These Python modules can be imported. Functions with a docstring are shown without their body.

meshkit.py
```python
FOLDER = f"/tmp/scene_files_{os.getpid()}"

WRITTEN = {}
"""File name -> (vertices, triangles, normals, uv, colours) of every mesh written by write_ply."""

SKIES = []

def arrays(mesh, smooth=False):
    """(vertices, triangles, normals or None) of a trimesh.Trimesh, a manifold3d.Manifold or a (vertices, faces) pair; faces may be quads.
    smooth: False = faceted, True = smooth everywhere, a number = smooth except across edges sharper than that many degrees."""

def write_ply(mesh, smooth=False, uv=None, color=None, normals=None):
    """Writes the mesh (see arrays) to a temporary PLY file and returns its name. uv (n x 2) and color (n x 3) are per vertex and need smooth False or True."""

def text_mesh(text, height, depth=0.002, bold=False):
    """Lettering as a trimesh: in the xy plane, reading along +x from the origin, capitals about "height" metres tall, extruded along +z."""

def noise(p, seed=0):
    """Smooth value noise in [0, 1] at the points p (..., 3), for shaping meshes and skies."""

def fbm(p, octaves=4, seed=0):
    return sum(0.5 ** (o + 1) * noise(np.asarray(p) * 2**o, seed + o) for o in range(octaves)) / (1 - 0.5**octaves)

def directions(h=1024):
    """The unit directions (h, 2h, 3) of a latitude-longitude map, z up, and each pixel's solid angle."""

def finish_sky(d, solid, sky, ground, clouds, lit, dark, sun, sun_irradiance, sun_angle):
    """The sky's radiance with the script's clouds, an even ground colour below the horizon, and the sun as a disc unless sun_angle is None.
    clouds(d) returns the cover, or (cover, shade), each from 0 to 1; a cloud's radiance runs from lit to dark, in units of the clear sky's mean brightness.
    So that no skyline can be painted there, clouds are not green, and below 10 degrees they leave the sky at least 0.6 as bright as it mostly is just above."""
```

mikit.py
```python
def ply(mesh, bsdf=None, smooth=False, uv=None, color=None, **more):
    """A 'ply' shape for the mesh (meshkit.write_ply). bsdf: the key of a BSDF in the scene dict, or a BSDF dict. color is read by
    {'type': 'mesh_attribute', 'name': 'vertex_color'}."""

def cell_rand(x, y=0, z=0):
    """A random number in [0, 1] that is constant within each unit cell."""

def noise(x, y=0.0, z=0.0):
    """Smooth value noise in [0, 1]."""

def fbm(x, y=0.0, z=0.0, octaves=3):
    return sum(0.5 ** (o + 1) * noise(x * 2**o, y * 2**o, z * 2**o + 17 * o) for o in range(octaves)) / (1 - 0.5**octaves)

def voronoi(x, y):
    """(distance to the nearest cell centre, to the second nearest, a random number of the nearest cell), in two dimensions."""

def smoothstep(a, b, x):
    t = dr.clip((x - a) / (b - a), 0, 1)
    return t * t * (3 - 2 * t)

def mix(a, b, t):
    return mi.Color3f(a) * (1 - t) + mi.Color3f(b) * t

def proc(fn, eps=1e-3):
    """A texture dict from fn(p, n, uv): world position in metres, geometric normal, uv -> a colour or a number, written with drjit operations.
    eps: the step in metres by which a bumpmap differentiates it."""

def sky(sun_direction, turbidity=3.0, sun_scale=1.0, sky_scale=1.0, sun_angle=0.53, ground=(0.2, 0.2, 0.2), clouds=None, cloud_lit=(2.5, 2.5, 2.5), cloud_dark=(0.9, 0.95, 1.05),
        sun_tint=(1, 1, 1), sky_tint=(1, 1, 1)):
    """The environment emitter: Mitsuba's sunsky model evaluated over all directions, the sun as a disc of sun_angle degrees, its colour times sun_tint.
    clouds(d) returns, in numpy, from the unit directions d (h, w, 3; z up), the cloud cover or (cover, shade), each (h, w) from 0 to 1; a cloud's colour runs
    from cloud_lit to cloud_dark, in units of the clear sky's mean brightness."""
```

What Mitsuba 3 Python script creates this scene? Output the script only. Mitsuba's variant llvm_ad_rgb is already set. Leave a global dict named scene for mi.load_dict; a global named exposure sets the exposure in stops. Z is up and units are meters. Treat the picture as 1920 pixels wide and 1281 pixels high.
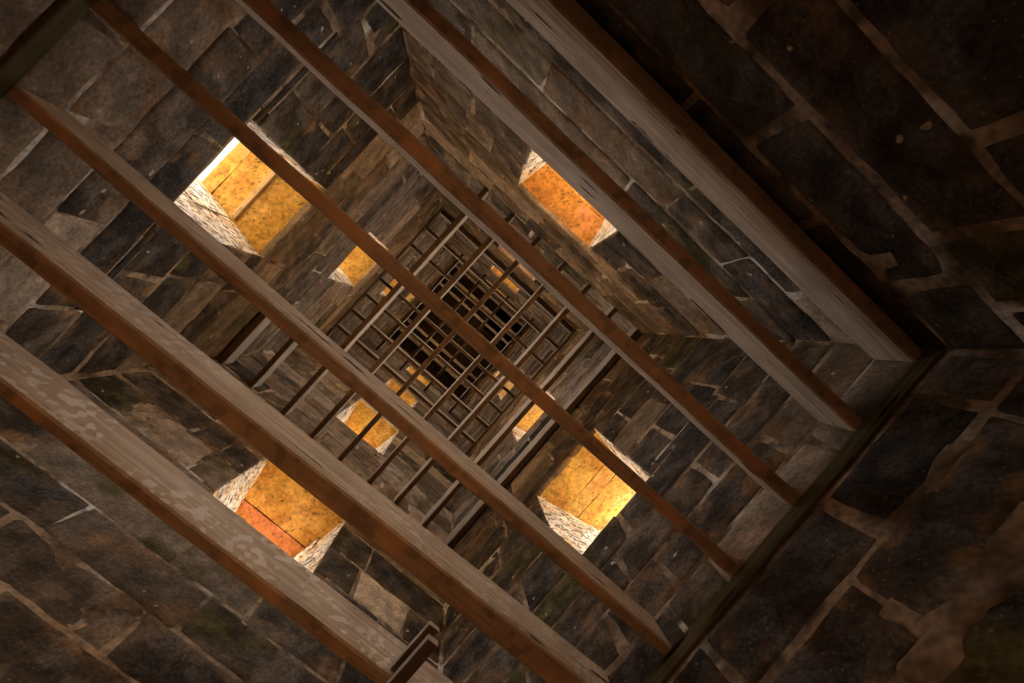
import math, random
import numpy as np
import drjit as dr
import mitsuba as mi
import shapely.geometry as sg
import trimesh
import mikit, meshkit
from mikit import proc, noise, fbm, voronoi, smoothstep, mix

# ------------------------------------------------------------------ camera, sky, sun, exposure
U = 2.13            # metres per survey unit (the shaft is 1.69 units wide)
EYE = 1.5           # the lens stands this far above the floor
exposure = 5.7
RV = np.array([0.0010084247014894123, -0.10437847894910324, 0.7293077242096188])
FOCAL = 844.8087775078563


def rotation(rv):
    a = np.linalg.norm(rv); k = rv / a
    K = np.array([[0, -k[2], k[1]], [k[2], 0, -k[0]], [-k[1], k[0], 0]])
    return np.eye(3) + math.sin(a) * K + (1 - math.cos(a)) * K @ K


RM = rotation(RV)   # rows: image right, image down, view direction, in (x, y, z up)
T = mi.ScalarTransform4f
scene, labels = {}, {}
scene['camera'] = {'type': 'perspective', 'fov': math.degrees(2 * math.atan(960 / FOCAL)), 'fov_axis': 'x', 'near_clip': 0.05, 'far_clip': 500.0,
                   'to_world': T().look_at(origin=[0, 0, EYE], target=[float(RM[2][0]), float(RM[2][1]), EYE + float(RM[2][2])], up=[-float(v) for v in RM[1]])}
scene['sky'] = mikit.sky([0.30, -0.38, 0.87], turbidity=3.5, sun_scale=0.55, sky_scale=1.0, ground=(0.42, 0.30, 0.17),
                         clouds=lambda d: np.clip(0.55 + 0.9 * (meshkit.fbm(d * 3.1 + 5, 4) - 0.5), 0, 1), cloud_lit=(2.3, 2.15, 1.9), cloud_dark=(1.35, 1.28, 1.15), sky_tint=(1.08, 1.0, 0.88))

# ------------------------------------------------------------------ materials


def speck(p, s, lo, hi):
    return smoothstep(lo, hi, noise(p.x * s, p.y * s, p.z * s))


def turned(p):
    """The point in axes turned away from the walls, so that the noise lattice shows on no face."""
    return (0.64 * p.x + 0.48 * p.y + 0.60 * p.z, -0.60 * p.x + 0.80 * p.y, -0.48 * p.x - 0.36 * p.y + 0.80 * p.z)


def nz(q, s, o=0.0):
    return noise(q[0] * s + o, q[1] * s, q[2] * s)


def fb(q, s, n, o=0.0):
    return fbm(q[0] * s + o, q[1] * s, q[2] * s, n)


def stone_colour(p, n, uv):
    # whole part of uv: the block's own tone (dark to pale) and tint (rusty, grey-brown, olive); rest: where on its face
    fx, fy = dr.floor(uv.x), dr.floor(uv.y)
    t, k = fx / 50, fy / 50
    s, v = (uv.x - fx) / 0.98, (uv.y - fy) / 0.98
    o = k * 37.0
    q = turned(p)
    big, mid, fine = fb(q, 3.0, 2, o), fb(q, 15, 3, o), nz(q, 75)
    rim = dr.minimum(2.4 * dr.minimum(s, 1 - s), dr.minimum(v, 1 - v))
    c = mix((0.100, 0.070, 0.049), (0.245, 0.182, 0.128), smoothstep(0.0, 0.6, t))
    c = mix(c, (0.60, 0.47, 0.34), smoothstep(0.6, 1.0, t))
    c = mix(c, (0.27, 0.135, 0.05), smoothstep(0.48, 0.66, fb(q, 6, 2, o + 5)) * smoothstep(0.6, 0.1, k) * 0.6)
    soot = smoothstep(0.05, 0.30, rim + 1.1 * (mid - 0.5) + 0.5 * (big - 0.5)) * (1 - 0.8 * smoothstep(0.12, 0.5, t))
    c = mix(c, mix((0.040, 0.034, 0.031), (0.072, 0.064, 0.058), fine), soot * 0.92)
    c = mix(c, (0.040, 0.033, 0.027), smoothstep(0.50, 0.68, big) * 0.65 * (1 - t))
    c = mix(c, (0.088, 0.072, 0.022), smoothstep(0.50, 0.70, fb(q, 4, 2, 9 - o)) * smoothstep(0.5, 0.85, k) * 0.8)
    patch = fb(q, 8, 3, o - 7)
    c = c * (0.40 + 1.2 * mid) * mix((0.55, 0.55, 0.55), (1.3, 1.3, 1.3), smoothstep(0.35, 0.65, patch) * (1 - 0.6 * smoothstep(0.3, 0.5, t)) + 0.33 * smoothstep(0.3, 0.5, t))
    c = mix(c, (0.36, 0.27, 0.175), smoothstep(0.84, 0.93, nz(q, 100, 3)) * 0.45)
    c = mix(c, (0.55, 0.46, 0.36), smoothstep(0.925, 0.945, nz(q, 15, o)) * 0.8)
    return c * (0.75 + 0.75 * fine)


def stone_relief(p, n, uv):
    q = turned(p)
    return 1.2 * fb(q, 26, 2) + 1.2 * nz(q, 11)


def mortar_colour(p, n, uv):
    q = turned(p)
    a = fb(q, 6, 2)
    c = mix((0.16, 0.10, 0.060), (0.44, 0.32, 0.215), smoothstep(0.3, 0.7, a))
    c = mix(c, (0.72, 0.66, 0.58), smoothstep(0.58, 0.74, fb(q, 3.3, 2, 4)) * 0.9)
    c = mix(c, (0.05, 0.04, 0.03), smoothstep(0.58, 0.78, fb(q, 9, 2, 31)) * 0.8)
    return c * (0.55 + 0.8 * nz(q, 48))


def soffit_colour(p, n, uv):
    q = turned(p)
    a, b = fb(q, 5, 2, uv.y * 20), fb(q, 34, 3)
    # uv.x: -1 pale buff, 0 yellow, 1 orange, 2 red
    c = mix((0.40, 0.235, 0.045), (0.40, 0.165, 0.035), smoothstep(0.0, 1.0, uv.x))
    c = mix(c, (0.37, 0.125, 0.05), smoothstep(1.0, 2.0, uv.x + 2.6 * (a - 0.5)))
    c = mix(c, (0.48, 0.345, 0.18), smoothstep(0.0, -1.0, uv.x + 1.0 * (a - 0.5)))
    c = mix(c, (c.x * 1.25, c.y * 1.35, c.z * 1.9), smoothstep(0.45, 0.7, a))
    c = mix(c, (0.30, 0.115, 0.026), smoothstep(0.52, 0.7, fb(q, 7, 2, uv.y * 9)) * 0.45)
    c = mix(c, (0.07, 0.045, 0.02), smoothstep(0.70, 0.86, nz(q, 44)) * 0.55)
    return c * (0.42 + 1.10 * b)


def jamb_colour(p, n, uv):
    q = turned(p)
    a = fb(q, 7, 2)
    c = mix((0.52, 0.49, 0.45), (0.80, 0.75, 0.68), smoothstep(0.3, 0.7, a))
    c = mix(c, (0.66, 0.42, 0.19), smoothstep(0.52, 0.70, fb(q, 5, 2, uv.y * 15)) * 0.7)
    return mix(c, (0.07, 0.06, 0.055), smoothstep(0.54, 0.70, nz(q, 42)) * 0.85)


def jamb_relief(p, n, uv):
    q = turned(p)
    return fb(q, 28, 2) - 1.3 * smoothstep(0.54, 0.70, nz(q, 42))


def wood(along_x, light, under, dull, streak=1.0):
    """Weathered hand-sawn timber: grey or tan sides, rusty-brown stained undersides, grain and splits along its length."""
    def grain(p, uv, s):
        l, c = (p.x, p.y) if along_x else (p.y, p.x)
        return noise(l * 3.2 + uv.x * 50 + 0.9 * noise(l * 4, c * s * 0.5, p.z * s * 0.5), c * s + uv.x * 91, p.z * s)

    def colour(p, n, uv):
        g = grain(p, uv, 70) * 0.5 + grain(p, uv, 170) * 0.5
        blot = fbm(p.x * 5 + uv.x * 40, p.y * 5, p.z * 5, 3)
        side = mix(dull, light, smoothstep(0.25, 0.75, g * 0.6 + blot * 0.4))
        lich = smoothstep(0.58, 0.66, nz(turned(p), 33)) * smoothstep(0.40, 0.56, fb(turned(p), 4, 2)) * uv.y
        side = mix(side, (0.80, 0.75, 0.69), lich * 0.55)
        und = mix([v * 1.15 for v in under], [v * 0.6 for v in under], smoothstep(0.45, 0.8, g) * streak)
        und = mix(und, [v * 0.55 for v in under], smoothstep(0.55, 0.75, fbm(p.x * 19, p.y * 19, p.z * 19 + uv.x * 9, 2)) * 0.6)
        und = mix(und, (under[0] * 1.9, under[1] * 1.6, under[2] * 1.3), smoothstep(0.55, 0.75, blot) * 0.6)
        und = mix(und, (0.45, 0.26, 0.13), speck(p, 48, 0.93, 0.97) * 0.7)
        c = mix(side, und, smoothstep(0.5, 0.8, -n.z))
        crack = smoothstep(0.81, 0.87, grain(p, uv, 26)) * smoothstep(0.5, 0.6, blot)
        return mix(c, (0.012, 0.009, 0.007), crack * 0.9)

    def relief(p, n, uv):
        return grain(p, uv, 90) + 0.6 * fbm(p.x * 30, p.y * 30, p.z * 30, 2) - 1.5 * smoothstep(0.81, 0.87, grain(p, uv, 26))
    return colour, relief


def rough(name, colour, relief=None, scale=0.004, roughness=0.85, eps=2e-3, spec=0.25):
    b = {'type': 'principled', 'base_color': proc(colour), 'roughness': roughness, 'specular': spec}
    if relief is not None:
        b = {'type': 'bumpmap', 'relief': proc(relief, eps), 'scale': scale, 'bsdf': b}
    scene[name] = {'type': 'twosided', 'bsdf': b}


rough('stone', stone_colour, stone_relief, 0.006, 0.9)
rough('mortar', mortar_colour, lambda p, n, uv: fbm(p.x * 35, p.y * 35, p.z * 35, 2), 0.006, 0.95)
rough('soffit_stone', soffit_colour, stone_relief, 0.006, 0.9)
rough('jamb_stone', jamb_colour, jamb_relief, 0.009, 0.9)
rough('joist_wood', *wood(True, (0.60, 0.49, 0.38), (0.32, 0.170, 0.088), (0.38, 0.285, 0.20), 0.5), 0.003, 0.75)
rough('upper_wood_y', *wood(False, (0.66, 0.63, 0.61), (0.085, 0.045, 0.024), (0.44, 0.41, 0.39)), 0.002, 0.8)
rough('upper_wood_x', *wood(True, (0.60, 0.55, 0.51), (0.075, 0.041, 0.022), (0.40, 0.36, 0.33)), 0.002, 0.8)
rough('pale_wood', *wood(True, (0.70, 0.62, 0.53), (0.66, 0.56, 0.45), (0.50, 0.43, 0.36)), 0.002, 0.8)
rough('plate_wood', *wood(False, (0.13, 0.098, 0.042), (0.08, 0.045, 0.02), (0.050, 0.043, 0.017)), 0.004, 0.85)
rough('board_wood', *wood(False, (0.06, 0.045, 0.03), (0.055, 0.034, 0.022), (0.03, 0.022, 0.016)), 0.002, 0.9)
rough('lath_wood', *wood(False, (0.45, 0.36, 0.22), (0.42, 0.31, 0.17), (0.33, 0.25, 0.15)), 0.002, 0.8)
rough('earth', lambda p, n, uv: mix((0.36, 0.25, 0.13), (0.50, 0.37, 0.20), fbm(p.x * 0.7, p.y * 0.7, p.z, 3)))
rough('flagstone', lambda p, n, uv: mix((0.40, 0.28, 0.175), (0.55, 0.41, 0.27), fbm(p.x * 3, p.y * 3, p.z, 3)))
scene['iron'] = {'type': 'principled', 'base_color': {'type': 'rgb', 'value': [0.03, 0.022, 0.018]}, 'roughness': 0.7, 'metallic': 0.3}

# ------------------------------------------------------------------ helpers
rng = np.random.default_rng(11)


def key_for(name):
    k, i = name, 1
    while k in scene or k in labels:
        k, i = f'{name}_{i:03d}', i + 1
    return k


def add(key, mesh, bsdf, uv=None, smooth=True):
    if uv is not None:
        scene[key] = mikit.ply(mesh, bsdf, smooth, uv=np.tile(np.asarray(uv, float), (len(mesh.vertices), 1)))
    else:
        scene[key] = mikit.ply(mesh, bsdf, smooth)
    return key


def structure(key, label):
    labels[key] = {'label': label, 'kind': 'structure'}


def wobble(v, amp, freq, seed=0):
    """Uneven surfaces: moves the points by smooth noise of their position."""
    return v + amp * 2 * np.stack([meshkit.fbm(v * freq + 7.3 * k, 2, seed + 5 * k) - 0.5 for k in range(3)], -1)


def split_hard(v, f):
    m = trimesh.Trimesh(v, f, process=False)
    return trimesh.graph.smooth_shade(m, angle=math.radians(35), facet_minarea=None)


def rough_block(c, cell=0.08, amp=0.004, freq=9.0, seed=0, limit=14):
    """A hewn block from its 8 corners c[i][j][k] (i, j, k = 0 or 1 along its three axes): every face a grid, uneven by noise."""
    c = np.asarray(c, float).reshape(2, 2, 2, 3)
    ln = [np.linalg.norm(c[1].mean((0, 1)) - c[0].mean((0, 1))), np.linalg.norm(c[:, 1].mean((0, 1)) - c[:, 0].mean((0, 1))), np.linalg.norm(c[:, :, 1].mean((0, 1)) - c[:, :, 0].mean((0, 1)))]
    n = [int(np.clip(round(l / cell), 1, limit)) for l in ln]
    vs, fs, at = [], [], 0
    for ax in range(3):
        a, b = [k for k in range(3) if k != ax]
        for side in (0, 1):
            g = np.stack(np.meshgrid(np.linspace(0, 1, n[a] + 1), np.linspace(0, 1, n[b] + 1), indexing='ij'), -1).reshape(-1, 2)
            q = np.zeros((len(g), 3)); q[:, a], q[:, b], q[:, ax] = g[:, 0], g[:, 1], side
            w = [np.stack([1 - q[:, k], q[:, k]], 1) for k in range(3)]
            vs.append(np.einsum('ni,nj,nk,ijkd->nd', w[0], w[1], w[2], c))
            idx = np.arange(len(g)).reshape(n[a] + 1, n[b] + 1) + at
            quad = np.stack([idx[:-1, :-1], idx[1:, :-1], idx[1:, 1:], idx[:-1, 1:]], -1).reshape(-1, 4)
            flip = (side == 0) != (ax == 1)
            fs.append(quad[:, ::-1] if flip else quad); at += len(g)
    v, f = np.vstack(vs), np.vstack(fs)
    f = np.vstack([f[:, [0, 1, 2]], f[:, [0, 2, 3]]])
    m = trimesh.Trimesh(wobble(v, amp, freq, seed), f, process=False)
    if m.volume < 0:
        m.invert()
    return m


def timber(p0, p1, half0, half1, up, seed, chamfer=0.007, amp=0.004, seg=0.14):
    """A squared timber from p0 to p1: octagonal section (arrises knocked off), slightly uneven. half = (half width, half depth)."""
    p0, p1 = np.asarray(p0, float), np.asarray(p1, float)
    d = p1 - p0; L = np.linalg.norm(d); d /= L
    up = np.asarray(up, float); side = np.cross(up, d); side /= np.linalg.norm(side); up = np.cross(d, side)
    n = max(2, int(L / seg))
    V = []
    for i in range(n + 1):
        t = i / n
        hw, hd = (np.array(half0) * (1 - t) + np.array(half1) * t)
        ring = []
        for sx, sz in ((1, -1), (1, 1), (-1, 1), (-1, -1)):
            pts = [(hw - chamfer, -hd), (hw, -hd + chamfer)] if (sx, sz) == (1, -1) else [(hw, hd - chamfer), (hw - chamfer, hd)] if (sx, sz) == (1, 1) else \
                  [(-hw + chamfer, hd), (-hw, hd - chamfer)] if (sx, sz) == (-1, 1) else [(-hw, -hd + chamfer), (-hw + chamfer, -hd)]
            ring += pts
        ring = np.array(ring)
        V.append(p0 + d * L * t + ring[:, :1] * side + ring[:, 1:] * up)
    V = np.array(V).reshape(-1, 3)
    F = []
    for i in range(n):
        for j in range(8):
            a, b = i * 8 + j, i * 8 + (j + 1) % 8
            F += [[a, b, b + 8], [a, b + 8, a + 8]]
    for base, rev in ((0, True), (n * 8, False)):
        for j in range(1, 7):
            t = [base, base + j, base + j + 1]
            F.append(t[::-1] if rev else t)
    m = trimesh.Trimesh(wobble(V, amp, 3.0, seed), F, process=False)
    if m.volume < 0:
        m.invert()
    return split_hard(m.vertices, m.faces)


# ------------------------------------------------------------------ the survey: wall planes, levels, courses (in units above the lens)
XN, XS, YE, YW = -0.897, 0.793, -0.643, 1.052
THICK = 0.432 * U
BACK = 0.0125                       # the mortar bed lies this far behind the mean stone face
WALLS = {'north': (0, XN, -1, YE, YW), 'south': (0, XS, 1, YE, YW), 'east': (1, YE, -1, XN, XS), 'west': (1, YW, 1, XN, XS)}
SOUNDING = {'north': 'upper-left', 'south': 'lower-right', 'east': 'upper-right', 'west': 'lower-left'}
H1, H2, H3, H4, H5 = 0.91, 2.569, 4.281, 6.0, 7.70
TOP = 9.2
COURSES = [0.12, 0.27, 0.42, 0.57, 0.72, 0.875, 1.02, 1.17, 1.32, 1.50, 1.70, 1.89, 2.075, 2.255, 2.42, 2.60, 2.78, 2.95, 3.11, 3.29, 3.47, 3.66, 3.856, 4.03, 4.21]
while COURSES[-1] < TOP:
    COURSES.append(COURSES[-1] + (0.17, 0.185, 0.175)[len(COURSES) % 3])
FIRST_W = {'north': 0.213, 'south': 0.218, 'east': 0.230, 'west': 0.233}
WIN = {k: [(1.461, 2.177, w), (3.11, 3.856, 0.21), (4.82, 5.40, 0.20), (6.42, 7.05, 0.20)] for k, w in FIRST_W.items()}   # sill, lintel, half width
CENTRE = {'north': 0.188, 'south': 0.189, 'east': -0.044, 'west': -0.050}


def at(wall, h, Z, d):
    """World points from the wall's own coordinates: h along it and Z up it in units, d metres into the wall."""
    ax, pl, sg_, _, _ = WALLS[wall]
    h, Z, d = np.broadcast_arrays(np.asarray(h, float), Z, d)
    a, b = pl * U + sg_ * d, h * U
    return np.stack([a, b, Z * U + EYE] if ax == 0 else [b, a, Z * U + EYE], -1)


# ------------------------------------------------------------------ floor, ground, wall cores, ceiling
g = trimesh.creation.cylinder(radius=70, height=0.3, sections=64); g.apply_translation([0, 0, -0.25])
add('ground', g, 'earth', smooth=False); structure('ground', 'dry sandy ground outside around the tower')
fl = trimesh.creation.box([(XS - XN) * U + 2 * THICK, (YW - YE) * U + 2 * THICK, 0.1])
fl.apply_translation([(XS + XN) / 2 * U, (YW + YE) / 2 * U, -0.05])
add('floor', fl, 'flagstone', smooth=False); structure('floor', 'stone floor at the foot of the tower shaft')

for wall, (ax, pl, sn, a0, a1) in WALLS.items():
    ext = THICK if ax == 0 else BACK
    poly = sg.box(a0 * U - ext, 0, a1 * U + ext, TOP * U + EYE)
    for s, l, w in WIN[wall]:
        c = CENTRE[wall]
        poly = poly.difference(sg.box((c - w - 0.05) * U, (s - 0.05) * U + EYE, (c + w + 0.05) * U, (l + 0.12) * U + EYE))
    if wall == 'east':
        poly = poly.difference(sg.box((CENTRE[wall] - 0.20) * U, -0.1, (CENTRE[wall] + 0.20) * U, 1.95))       # the doorway at the foot
    m = trimesh.creation.extrude_polygon(poly, THICK - BACK, engine='earcut')
    v = m.vertices
    d = BACK + v[:, 2]
    m2 = trimesh.Trimesh(at(wall, v[:, 0] / U, (v[:, 1] - EYE) / U, d), m.faces, process=False)
    if m2.volume < 0:
        m2.invert()
    add(f'wall_{wall}', m2, 'mortar', smooth=False)
    structure(f'wall_{wall}', f'{SOUNDING[wall]} wall of the stone tower shaft, coursed sandstone blocks in pale mortar')

# ------------------------------------------------------------------ the stones of the walls
JOINTS = {  # vertical joints read off the photograph: wall -> course -> positions
    'east': {3: [0.0, 0.50, 0.67], 2: [0.34, -0.3], 4: [0.175, 0.61, -0.35], 5: [0.035, 0.4, -0.4], 6: [0.605, 0.2, -0.45], 7: [-0.29, 0.195, 0.445], 8: [-0.56, 0.085, 0.60, -0.2], 10: [-0.77, -0.55, 0.45], 11: [-0.585, -0.45, 0.35, 0.6]},
    'west': {6: [-0.11, 0.5, -0.5], 7: [-0.435, -0.035, 0.4], 8: [-0.18, 0.085, -0.68, 0.42], 10: [-0.73, 0.605, -0.4, 0.35], 11: [-0.53, -0.41, 0.36], 4: [0.1, -0.5], 5: [-0.35, 0.3]},
    'north': {5: [0.045, 0.45], 6: [0.22, -0.3, 0.7], 7: [-0.155, 0.45, 0.8], 8: [0.75, -0.405, 0.1, 0.48], 9: [0.60, -0.195, -0.5], 4: [0.3, -0.2]},
    'south': {8: [-0.38, 0.15, 0.6], 6: [-0.30, 0.14, 0.335, 0.7], 4: [-0.52, -0.215, 0.16, 0.6], 7: [-0.135, 0.225, 0.65], 9: [-0.19, 0.60, -0.42], 11: [-0.16, 0.68, -0.45], 3: [-0.50, -0.115, 0.4], 5: [-0.34, 0.04, 0.19, 0.62], 2: [-0.29, 0.2]},
}
SPECIAL = [  # single blocks that stand out: wall, h, Z, tone, tint
    ('west', 0.41, 1.80, 0.97, 0.5), ('west', -0.65, 1.80, 0.80, 0.3), ('west', -0.45, 1.1, 0.35, 0.5), ('north', 0.72, 1.26, 0.80, 0.45), ('south', -0.09, 0.93, 0.78, 0.5),
    ('south', -0.42, 1.09, 0.50, 0.05), ('south', -0.52, 0.97, 0.55, 0.6), ('south', 0.12, 0.95, 0.34, 0.85), ('north', -0.02, 1.40, 0.10, 0.4), ('north', 0.0, 0.95, 0.42, 0.4)]
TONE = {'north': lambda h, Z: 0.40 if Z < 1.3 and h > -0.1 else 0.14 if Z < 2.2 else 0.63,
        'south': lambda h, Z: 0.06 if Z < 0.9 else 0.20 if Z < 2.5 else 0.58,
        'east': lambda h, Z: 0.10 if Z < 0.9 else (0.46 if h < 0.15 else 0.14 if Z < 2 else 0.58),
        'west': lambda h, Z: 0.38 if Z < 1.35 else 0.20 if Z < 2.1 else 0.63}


def stone_mesh(wall, h0, h1, z0, z1, r, cell, crisp=(False, False, False, False), proud=0.0, blob=0.0):
    """One block: a hand-dressed face with rounded arrises, uneven, and its sides running back into the mortar. Corners given in units."""
    x0, x1, y0, y1 = h0 * U, h1 * U, z0 * U, z1 * U
    a, b = (x1 - x0) / 2, (y1 - y0) / 2
    e1, e2 = min(0.014, a * 0.3, b * 0.3), min(0.04, a * 0.6, b * 0.6)
    lin = lambda s: np.concatenate([[-s, -s + e1], np.linspace(-s + e2, s - e2, max(2, int(round(2 * (s - e2) / cell)) + 1)), [s - e1, s]])
    xs, ys = lin(a), lin(b)
    nx, ny = len(xs), len(ys)
    X, Y = [q.ravel() for q in np.meshgrid(xs, ys, indexing='ij')]
    edge = np.minimum(a - np.abs(X), b - np.abs(Y))
    rad = min(r.uniform(0.015, 0.055) if not any(crisp) else 0.012, 0.8 * min(a, b))
    if blob:
        rad = 0.97 * min(a, b)
    dx, dy = np.maximum(np.abs(X) - (a - rad), 0), np.maximum(np.abs(Y) - (b - rad), 0)
    dd = np.hypot(dx, dy); k = np.where(dd > rad, rad / np.maximum(dd, 1e-9), 1.0)
    X = np.sign(X) * (np.minimum(np.abs(X), a - rad) + dx * k)
    Y = np.sign(Y) * (np.minimum(np.abs(Y), b - rad) + dy * k)
    j = r.uniform(-1, 1, (2, 2, 2)) * np.array([0.022, 0.010])
    for side, sel in enumerate((j[0, :, 0], j[1, :, 0], j[:, 0, 1], j[:, 1, 1])):      # edges on an opening stay true
        if crisp[side]: sel[:] = 0
    s, t = (X / a + 1) / 2, (Y / b + 1) / 2
    wgt = [(1 - s) * (1 - t), (1 - s) * t, s * (1 - t), s * t]
    X = X + sum(w * j[i // 2, i % 2, 0] for i, w in enumerate(wgt))
    Y = Y + sum(w * j[i // 2, i % 2, 1] for i, w in enumerate(wgt))
    q = np.stack([X + (x0 + x1) / 2, Y + (y0 + y1) / 2, np.full_like(X, r.uniform(0, 50))], -1)
    wob = (0.0 if any(crisp) else 0.030) + blob
    X = X + wob * (meshkit.fbm(q * 8, 2, 3) - 0.5) * (edge < e2 + 1e-6)
    Y = Y + wob * (meshkit.fbm(q * 8, 2, 9) - 0.5) * (edge < e2 + 1e-6)
    sm = np.clip(edge / e2, 0, 1)
    out = proud + r.normal(0, 0.004) - 0.022 * (1 - np.sqrt(1 - (1 - sm) ** 2)) + 0.024 * (meshkit.fbm(q * 7, 3, 1) - 0.5) * sm
    out = out + r.uniform(-0.006, 0.006) * X / a
    idx = np.arange(nx * ny).reshape(nx, ny)
    quad = np.stack([idx[:-1, :-1], idx[1:, :-1], idx[1:, 1:], idx[:-1, 1:]], -1).reshape(-1, 4)
    ring = np.concatenate([idx[:-1, 0], idx[-1, :-1], idx[:0:-1, -1], idx[0, :0:-1]])
    nb = len(X) + np.arange(len(ring))
    XX, YY, OO = np.concatenate([X, X[ring]]), np.concatenate([Y, Y[ring]]), np.concatenate([out, np.full(len(ring), -0.07)])
    nxt = np.roll(np.arange(len(ring)), -1)
    skirt = np.stack([ring, nb, nb[nxt], ring[nxt]], -1)
    f = np.vstack([quad, skirt])
    f = np.vstack([f[:, [0, 1, 2]], f[:, [0, 2, 3]]])
    if wall in ('south', 'east'):
        f = f[:, ::-1]
    v = at(wall, (XX + (x0 + x1) / 2) / U, (YY + (y0 + y1) / 2) / U, -OO)
    S, Q = np.concatenate([s, s[ring]]), np.concatenate([t, t[ring]])
    return trimesh.Trimesh(v, f, process=False), np.clip(np.stack([S, Q], -1), 0, 1) * 0.98


def plate_here(wall, z0, z1):
    """Wall plates lie flush in the north and south walls; the blocks keep clear of them."""
    if wall in ('north', 'south'):
        for bz, tz in ((0.874, H1), (H3 - 0.06, H3), (H5 - 0.05, H5)):
            if z0 < tz and z1 > bz:
                return bz, tz
    return None


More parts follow.
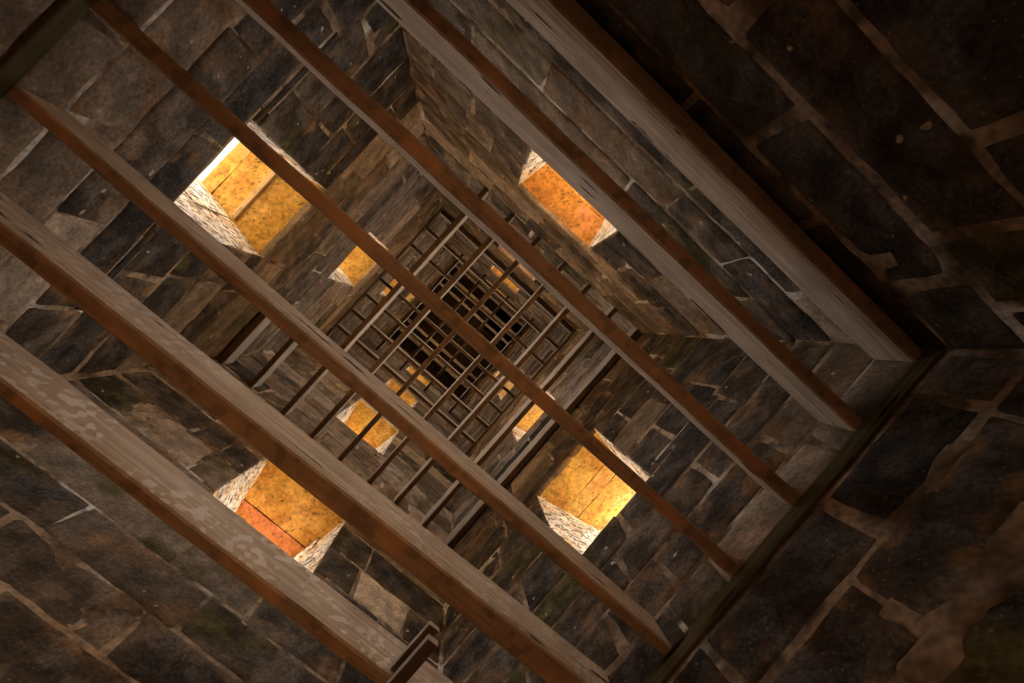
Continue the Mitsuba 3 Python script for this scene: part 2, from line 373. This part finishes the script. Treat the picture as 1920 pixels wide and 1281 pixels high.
for wall, (ax, pl, sn, a0, a1) in WALLS.items():
    r = np.random.default_rng({'north': 5, 'south': 6, 'east': 7, 'west': 8}[wall])
    made, far, far_uv, todo = 0, [], [], []
    for ci in range(1, len(COURSES) - 1):
        z0, z1 = COURSES[ci], COURSES[ci + 1]
        given = sorted(JOINTS[wall].get(ci, []))
        cuts = [a0]
        if given:
            cuts += given
        else:
            p = a0 + r.uniform(0.12, 0.5)
            while p < a1 - 0.16:
                cuts.append(p); p += r.uniform(0.20, 0.52) * (1.15 if z0 < 1.3 else 0.95)
        for st, l, w in WIN[wall]:       # no slivers beside the openings
            c, top = CENTRE[wall], min(z for z in COURSES if z > l + 0.07)
            if z1 > st + 0.02 and z0 < l - 0.02: cuts = [q for q in cuts if min(abs(q - c + w), abs(q - c - w)) > 0.09]
            if z1 > l + 0.02 and z0 < top - 0.02: cuts = [q for q in cuts if min(abs(q - c + w + 0.09), abs(q - c - w - 0.09)) > 0.07]
        cuts.append(a1)
        for u0, u1 in zip(cuts[:-1], cuts[1:]):
            spans = [(u0, u1, z0, z1)]
            for st, l, w in WIN[wall]:        # keep clear of the window openings; one block spans each of them as its lintel
                c, new = CENTRE[wall], []
                top = min(z for z in COURSES if z > l + 0.07)
                w2 = w + 0.09
                for q0, q1, y0, y1 in spans:
                    if y1 <= st + 0.01 or y0 >= top - 0.01 or q1 <= c - w2 or q0 >= c + w2:
                        new.append((q0, q1, y0, y1)); continue
                    lo, hi = max(y0, st), min(y1, l)
                    if y0 < st - 0.02: new.append((q0, q1, y0, st))
                    if hi - lo > 0.02:
                        if q0 < c - w: new.append((q0, min(q1, c - w), lo, hi))
                        if q1 > c + w: new.append((max(q0, c + w), q1, lo, hi))
                    lo = max(y0, l)
                    if y1 - lo > 0.02:
                        if q0 < c - w2: new.append((q0, min(q1, c - w2), lo, y1))
                        if q1 > c + w2: new.append((max(q0, c + w2), q1, lo, y1))
                spans = new
            todo += spans
    for st, l, w in WIN[wall]:
        todo.append((CENTRE[wall] - w - 0.09, CENTRE[wall] + w + 0.09, l, min(z for z in COURSES if z > l + 0.07)))
    todo.sort(key=lambda q: q[2])
    for q0, q1, y0, y1 in todo:
        pl_ = plate_here(wall, y0, y1)
        if pl_:
            bz, tz = pl_
            if bz - y0 > y1 - tz: y1 = bz
            else: y0 = tz
        if q1 - q0 < 0.035 or y1 - y0 < 0.025:
            continue
        hm, zm = (q0 + q1) / 2, (y0 + y1) / 2
        gap = r.uniform(0.008, 0.016) if zm < 0.9 and wall in ('south', 'east') else r.uniform(0.001, 0.005) if zm < 1.3 and wall in ('north', 'west') else r.uniform(0.004, 0.009) if zm < 2.4 else r.uniform(0.005, 0.011)
        g4, crisp = [gap / 2] * 4, [False] * 4
        if abs(q0 - a0) < 1e-6: g4[0] = 0.0
        if abs(q1 - a1) < 1e-6: g4[1] = 0.0
        for st, l, w in WIN[wall]:
            c = CENTRE[wall]
            if st - 0.01 < zm < l + 0.01 and abs(q1 - c + w) < 1e-6: g4[1], crisp[1] = 0.0, True
            if st - 0.01 < zm < l + 0.01 and abs(q0 - c - w) < 1e-6: g4[0], crisp[0] = 0.0, True
            if abs(y0 - l) < 1e-6 and abs(hm - c) < 0.01: g4[2], crisp[2] = 0.0, True
        cell = 0.07 if zm < 1.4 else 0.10 if zm < 2.6 else 0.16 if zm < 4.3 else 0.4
        m, muv = stone_mesh(wall, q0 + g4[0], q1 - g4[1], y0 + g4[2], y1 - g4[3], r, cell, crisp)
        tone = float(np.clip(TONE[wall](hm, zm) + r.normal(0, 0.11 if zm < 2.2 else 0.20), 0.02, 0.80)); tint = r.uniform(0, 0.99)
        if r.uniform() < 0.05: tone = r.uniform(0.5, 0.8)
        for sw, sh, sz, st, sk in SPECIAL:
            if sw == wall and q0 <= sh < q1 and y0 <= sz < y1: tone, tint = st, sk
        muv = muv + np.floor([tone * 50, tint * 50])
        if zm < 6.1 and made < 300:
            key = key_for(f'wall_{wall}__stone'); made += 1
            scene[key] = mikit.ply(m, 'stone', True, uv=muv)
        else:
            far.append(m); far_uv.append(muv)
    m = trimesh.util.concatenate(far)
    scene[f'wall_{wall}__far_stones'] = mikit.ply(m, 'stone', True, uv=np.vstack(far_uv))
    labels[f'wall_{wall}__far_stones'] = {'label': f'small stones near the top of the {SOUNDING[wall]} wall', 'kind': 'stuff'}

# thick mortar smeared over the joints near the lower corner
for sm, (hh, zz, lw, lh) in enumerate([(-0.225, 0.56, 0.24, 0.07), (-0.12, 0.60, 0.06, 0.12), (-0.37, 0.705, 0.15, 0.035), (-0.10, 0.555, 0.10, 0.06)]):
    m, muv = stone_mesh('south', hh - lw / 2, hh + lw / 2, zz - lh / 2, zz + lh / 2, np.random.default_rng(900 + sm), 0.05, proud=0.006, blob=0.10)
    add(key_for('wall_south__mortar_smear'), m, 'mortar')

# ------------------------------------------------------------------ windows: deep openings with splayed jambs, lintels, sill
wn = 0
HUE = {'north': 0.0, 'east': 0.6, 'south': -0.35, 'west': 0.30}
STOREY = ['first', 'second', 'third', 'fourth']
for si in range(4):
    for wall in ('north', 'east', 'south', 'west'):
        s, l, w = WIN[wall][si]
        wn += 1
        name, c = f'window_{wn}', CENTRE[wall]
        structure(name, f'deep unglazed window opening in the {SOUNDING[wall]} wall, {STOREY[si]} storey above the rusty joists, orange soffit and pale splayed jambs')
        r = np.random.default_rng(100 + wn)
        cell, amp = (0.06, 0.007) if si == 0 else (0.12, 0.006)
        taper = 0.19                                   # half width lost per unit of depth
        hw = lambda d: w - taper * d / U
        levels = [s] + [z for z in COURSES if s + 0.06 < z < l - 0.06] + [l]
        for side in (-1, 1):
            for z0, z1 in zip(levels[:-1], levels[1:]):
                deps = [(0.03, THICK * (0.5 + r.uniform(-0.12, 0.12))), None]; deps[1] = (deps[0][1] + 0.006, THICK - 0.004)
                for d0, d1 in deps:
                    jog = r.normal(0, 0.005)
                    cc = np.zeros((2, 2, 2, 3))
                    for i, d in enumerate((d0, d1)):
                        for j, hh in enumerate((hw(d) + jog / U, w + 0.047)):
                            for k, zz in enumerate((z0 + 0.002, z1 - 0.002)):
                                cc[i, j, k] = at(wall, c + side * hh, zz, d)
                    m = rough_block(cc, cell, amp, 8.0, wn)
                    m = split_hard(m.vertices, m.faces)
                    add(key_for(f'{name}__jamb_stone'), m, 'jamb_stone', (r.uniform(), r.uniform()))
        cutd = [0.058, 0.178 * U, 0.255 * U, 0.362 * U, THICK - 0.004] if wall != 'north' else [0.058, 0.222 * U, 0.362 * U, THICK - 0.004]
        if si: cutd = [0.058, THICK * 0.52, THICK - 0.004]
        for i, (d0, d1) in enumerate(zip(cutd[:-1], cutd[1:])):
            lift = 0.0 if i == 0 else r.uniform(0.0, 0.02) + (0.02 if i == len(cutd) - 2 else 0)
            cc = np.zeros((2, 2, 2, 3))
            for a_, d in enumerate((d0 + 0.003, d1 - 0.005)):
                for b_, hh in enumerate((-(w + 0.047), w + 0.047)):
                    for k, zz in enumerate((l + lift / U, l + 0.115)):
                        cc[a_, b_, k] = at(wall, c + hh, zz, d)
            m = rough_block(cc, cell, amp, 7.0, wn + i, limit=18)
            m = split_hard(m.vertices, m.faces)
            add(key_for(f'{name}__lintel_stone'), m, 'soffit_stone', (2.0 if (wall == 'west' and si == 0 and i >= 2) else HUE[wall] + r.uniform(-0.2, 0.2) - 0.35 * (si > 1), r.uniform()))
        cc = np.zeros((2, 2, 2, 3))
        for a_, d in enumerate((0.012, THICK - 0.004)):
            for b_, hh in enumerate((-(w + 0.045), w + 0.045)):
                for k, zz in enumerate((s - 0.048, s)):
                    cc[a_, b_, k] = at(wall, c + hh, zz, d)
        m = rough_block(cc, cell, 0.004, 7.0, wn)
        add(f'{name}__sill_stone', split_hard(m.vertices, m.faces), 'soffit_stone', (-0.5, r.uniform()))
        if wall == 'north' and si == 0:                # a thin batten under the lintel joint
            d = 0.218 * U
            half = hw(d) - 0.01
            p0, p1 = at(wall, c - half, l - 0.008, d), at(wall, c + half, l - 0.008, d)
            add(f'{name}__batten', timber(p0, p1, (0.026, 0.016), (0.026, 0.016), (0, 0, 1), 3, 0.003, 0.001), 'lath_wood', (0.4, 0))
            labels[f'{name}__batten'] = {'label': 'weathered wooden batten across the orange soffit'}

# ------------------------------------------------------------------ timbers
def level(Z):
    return Z * U + EYE


# first level: seven big joists along x; underside edges (Y/Z at x/Z = -0.95 and 0.86), lower edge then upper edge, and depth in units
JOISTS = [
    ((0.7400, 0.7415), (0.7124, 0.7044), 0.115, 1.0, 'rust-brown joist nearest the lower-left wall, wide grey side spotted with lichen', 0.11),
    ((0.5074, 0.5000), (0.4733, 0.4390), 0.112, 0.5, 'second joist from the lower-left wall, flaking orange underside and tan side with dark splits', 0.75),
    ((0.2710, 0.2795), (0.2430, 0.2517), 0.115, 0.3, 'third joist from the lower-left wall, rusty underside and brown split side', 0.37),
    ((0.0330, 0.0335), (-0.0030, 0.0010), 0.105, 0.0, 'middle joist seen straight from below, smooth rust-brown underside only', 0.52),
    ((-0.1870, -0.1890), (-0.2250, -0.2230), 0.072, 0.0, 'third joist from the upper-right wall, coarse dark-brown grain with a thin pale edge', 0.28),
    ((-0.4215, -0.4300), (-0.4550, -0.4650), 0.110, 0.1, 'second joist from the upper-right wall, smooth pale grey side and plain brown underside', 0.63),
    ((-0.6420, -0.6550), (-0.6910, -0.6915), 0.112, 0.1, 'joist lying against the upper-right wall, dull grey-brown side', 0.91)]
xa, xb = XN + 0.003, XS - 0.003
for i, (lo, hi, dep, lich, lab, sd) in enumerate(JOISTS):
    k = f'floor_joist_{i:03d}' if i else 'floor_joist'
    ends = []
    for x in (xa, xb):
        t = (x / H1 + 0.95) / 1.81
        y0, y1 = (lo[0] + (lo[1] - lo[0]) * t) * H1, (hi[0] + (hi[1] - hi[0]) * t) * H1
        ends.append(((x * U, (y0 + y1) / 2 * U, level(H1 + dep / 2)), (abs(y0 - y1) / 2 * U, dep / 2 * U)))
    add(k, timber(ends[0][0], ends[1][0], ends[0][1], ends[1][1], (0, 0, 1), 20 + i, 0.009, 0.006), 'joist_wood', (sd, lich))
    labels[k] = {'label': lab, 'category': 'joist', 'group': 'big joists of the lowest level'}

# wall plates that carry the levels spanning along x
PLATES = [('north', 0.874, H1, 'dark timber wall plate in the upper-left corner under the big joists', 0.3), ('south', 0.874, H1, 'mossy timber wall plate along the lower-right wall under the big joist ends', 0.6),
          ('north', H3 - 0.06, H3, 'dark thin wall plate high on the upper-left wall under the third level of joists', 0.2), ('south', H3 - 0.06, H3, 'dark thin wall plate high on the lower-right wall under the third level of joists', 0.8)]
for i, (wall, z0, z1, lab, sd) in enumerate(PLATES):
    k = 'wall_plate' if i == 0 else f'wall_plate_{i:03d}'
    sx = -1 if wall == 'north' else 1
    x = (XN if wall == 'north' else XS) * U + sx * 0.0
    zc, hd = level((z0 + z1) / 2), (z1 - z0) / 2 * U
    add(k, timber((x, YE * U + 0.01, zc), (x, YW * U - 0.01, zc), (0.012, hd), (0.012, hd), (0, 0, 1), 40 + i, 0.004, 0.003), 'plate_wood', (sd, 0.0))
    labels[k] = {'label': lab, 'category': 'wall plate'}

NTH = ['first', 'second', 'third', 'fourth', 'fifth', 'sixth', 'seventh', 'eighth', 'ninth']
# second level: nine joists along y (x/Z of the underside edges)
SECOND = [(-0.3440, -0.3290), (-0.2632, -0.2521), (-0.1751, -0.1637), (-0.0970, -0.0855), (-0.0188, -0.0076), (0.0633, 0.0735), (0.1376, 0.1481), (0.2186, 0.2293), (0.2915, 0.3040)]
for i, (x0, x1) in enumerate(SECOND):
    k = 'cross_joist' if i == 0 else f'cross_joist_{i:03d}'
    hw, dep = (x1 - x0) / 2 * H2 * U, (0.115 if i not in (4,) else 0.10) * U
    x = (x0 + x1) / 2 * H2 * U
    zc = level(H2) + dep / 2
    y0 = (0.245 * H2 if i < 2 else YE + 0.002) * U            # the first two are cut short over the third big joist
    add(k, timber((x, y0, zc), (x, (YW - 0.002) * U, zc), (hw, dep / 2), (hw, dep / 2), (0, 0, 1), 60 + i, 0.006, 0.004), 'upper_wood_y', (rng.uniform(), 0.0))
    labels[k] = {'label': f'{NTH[i]} dark cross joist of the second level, counted from the upper-left wall', 'category': 'joist', 'group': 'cross joists of the second level'}

# third level: eight joists along x (Y/Z of the underside edges)
THIRD = [(0.1868, 0.1932), (0.1406, 0.1475), (0.0958, 0.1022), (0.0505, 0.0570), (0.0030, 0.0095), (-0.0492, -0.0428), (-0.0985, -0.0920), (-0.1480, -0.1400)]
for i, (y0, y1) in enumerate(THIRD):
    k = 'upper_joist' if i == 0 else f'upper_joist_{i:03d}'
    hw, dep = (y1 - y0) / 2 * H3 * U, 0.105 * U
    y = (y0 + y1) / 2 * H3 * U
    zc = level(H3) + dep / 2
    add(k, timber(((XN + 0.002) * U, y, zc), ((XS - 0.002) * U, y, zc), (hw, dep / 2), (hw, dep / 2), (0, 0, 1), 80 + i, 0.005, 0.003), 'upper_wood_x', (rng.uniform(), 0.0))
    labels[k] = {'label': f'{NTH[i]} thin joist of the third level, counted from the lower-left wall', 'category': 'joist', 'group': 'joists of the third level'}

# fourth level: four joists along y
FOURTH = [(-0.1155, -0.1095), (-0.0490, -0.0430), (0.0210, 0.0262), (0.0940, 0.1000)]
for i, (x0, x1) in enumerate(FOURTH):
    k = 'high_cross_joist' if i == 0 else f'high_cross_joist_{i:03d}'
    hw, dep = (x1 - x0) / 2 * H4 * U, 0.11 * U
    x = (x0 + x1) / 2 * H4 * U
    zc = level(H4) + dep / 2
    add(k, timber((x, (YE + 0.002) * U, zc), (x, (YW - 0.002) * U, zc), (hw, dep / 2), (hw, dep / 2), (0, 0, 1), 100 + i, 0.005, 0.003), 'upper_wood_y', (rng.uniform(), 0.0))
    labels[k] = {'label': f'{NTH[i]} widely spaced joist of the fourth level, counted from the upper-left wall', 'category': 'joist', 'group': 'joists of the fourth level'}

# fifth level: eight pale joists along x under dark boards
for i in range(8):
    yc = 0.1068 - 0.0265 * i
    k = 'pale_joist' if i == 0 else f'pale_joist_{i:03d}'
    hw, dep = 0.0030 * H5 * U, 0.11 * U
    y, zc = yc * H5 * U, level(H5) + dep / 2
    add(k, timber(((XN + 0.002) * U, y, zc), ((XS - 0.002) * U, y, zc), (hw, dep / 2), (hw, dep / 2), (0, 0, 1), 120 + i, 0.004, 0.002), 'pale_wood', (rng.uniform(), 0.0))
    labels[k] = {'label': f'{NTH[i]} pale joist under the dark top boards, counted from the lower-left wall', 'category': 'joist', 'group': 'pale joists of the top level'}

# dark floor boards over the top level; the upper-right corner has lost some
structure('ceiling', 'dark boards laid over the topmost joists, gaps where some are lost')
bx, bi = XN, 0
r = np.random.default_rng(77)
while bx < XS - 0.02:
    bw = r.uniform(0.085, 0.115)
    b1 = min(bx + bw, XS)
    zb = level(H5) + 0.11 * U
    y0 = YE if bx < 0.2 else (-0.12 if bx < 0.62 else 0.2)
    add(key_for('ceiling__board'), timber(((bx + b1) / 2 * U, y0 * U, zb + 0.016), ((bx + b1) / 2 * U, YW * U, zb + 0.016), ((b1 - bx) / 2 * U - 0.003, 0.015), ((b1 - bx) / 2 * U - 0.003, 0.015), (0, 0, 1), 150 + bi, 0.002, 0.001, 0.6), 'board_wood', (r.uniform(), 0), )
    bx, bi = b1, bi + 1
cap = trimesh.creation.box([(XS - XN) * U + 2 * THICK, (YW - YE) * U + 2 * THICK, 0.2])
cap.apply_translation([(XS + XN) / 2 * U, (YW + YE) / 2 * U, level(TOP) + 0.1])
add('ceiling__roof_slab', cap, 'board_wood', (0.5, 0.0), smooth=False)

# ------------------------------------------------------------------ the cleat pinned to the lowest joist
k = 'timber_cleat'
labels[k] = {'label': 'short timber cleat of two stacked boards pinned across the lowest joist near the lower corner', 'category': 'cleat', }
xc, hw = 0.366 * U, 0.0132 * U
add(k + '__board', timber((xc, 0.518 * U, level(0.888)), (xc, 0.690 * U, level(0.888)), (hw, 0.0085 * U), (hw, 0.0085 * U), (0, 0, 1), 5, 0.003, 0.002, 0.06), 'upper_wood_y', (0.21, 0.0))
add(k + '__board_001', timber((xc, 0.519 * U, level(0.9315)), (xc, 0.640 * U, level(0.9315)), (hw, 0.0065 * U), (hw, 0.0065 * U), (0, 0, 1), 6, 0.003, 0.002, 0.06), 'upper_wood_y', (0.71, 0.0))
bolt = trimesh.creation.cylinder(radius=0.010, height=0.09, sections=16); bolt.apply_translation([xc, 0.600 * U, level(0.905)])
add(k + '__bolt', bolt, 'iron', smooth=30)
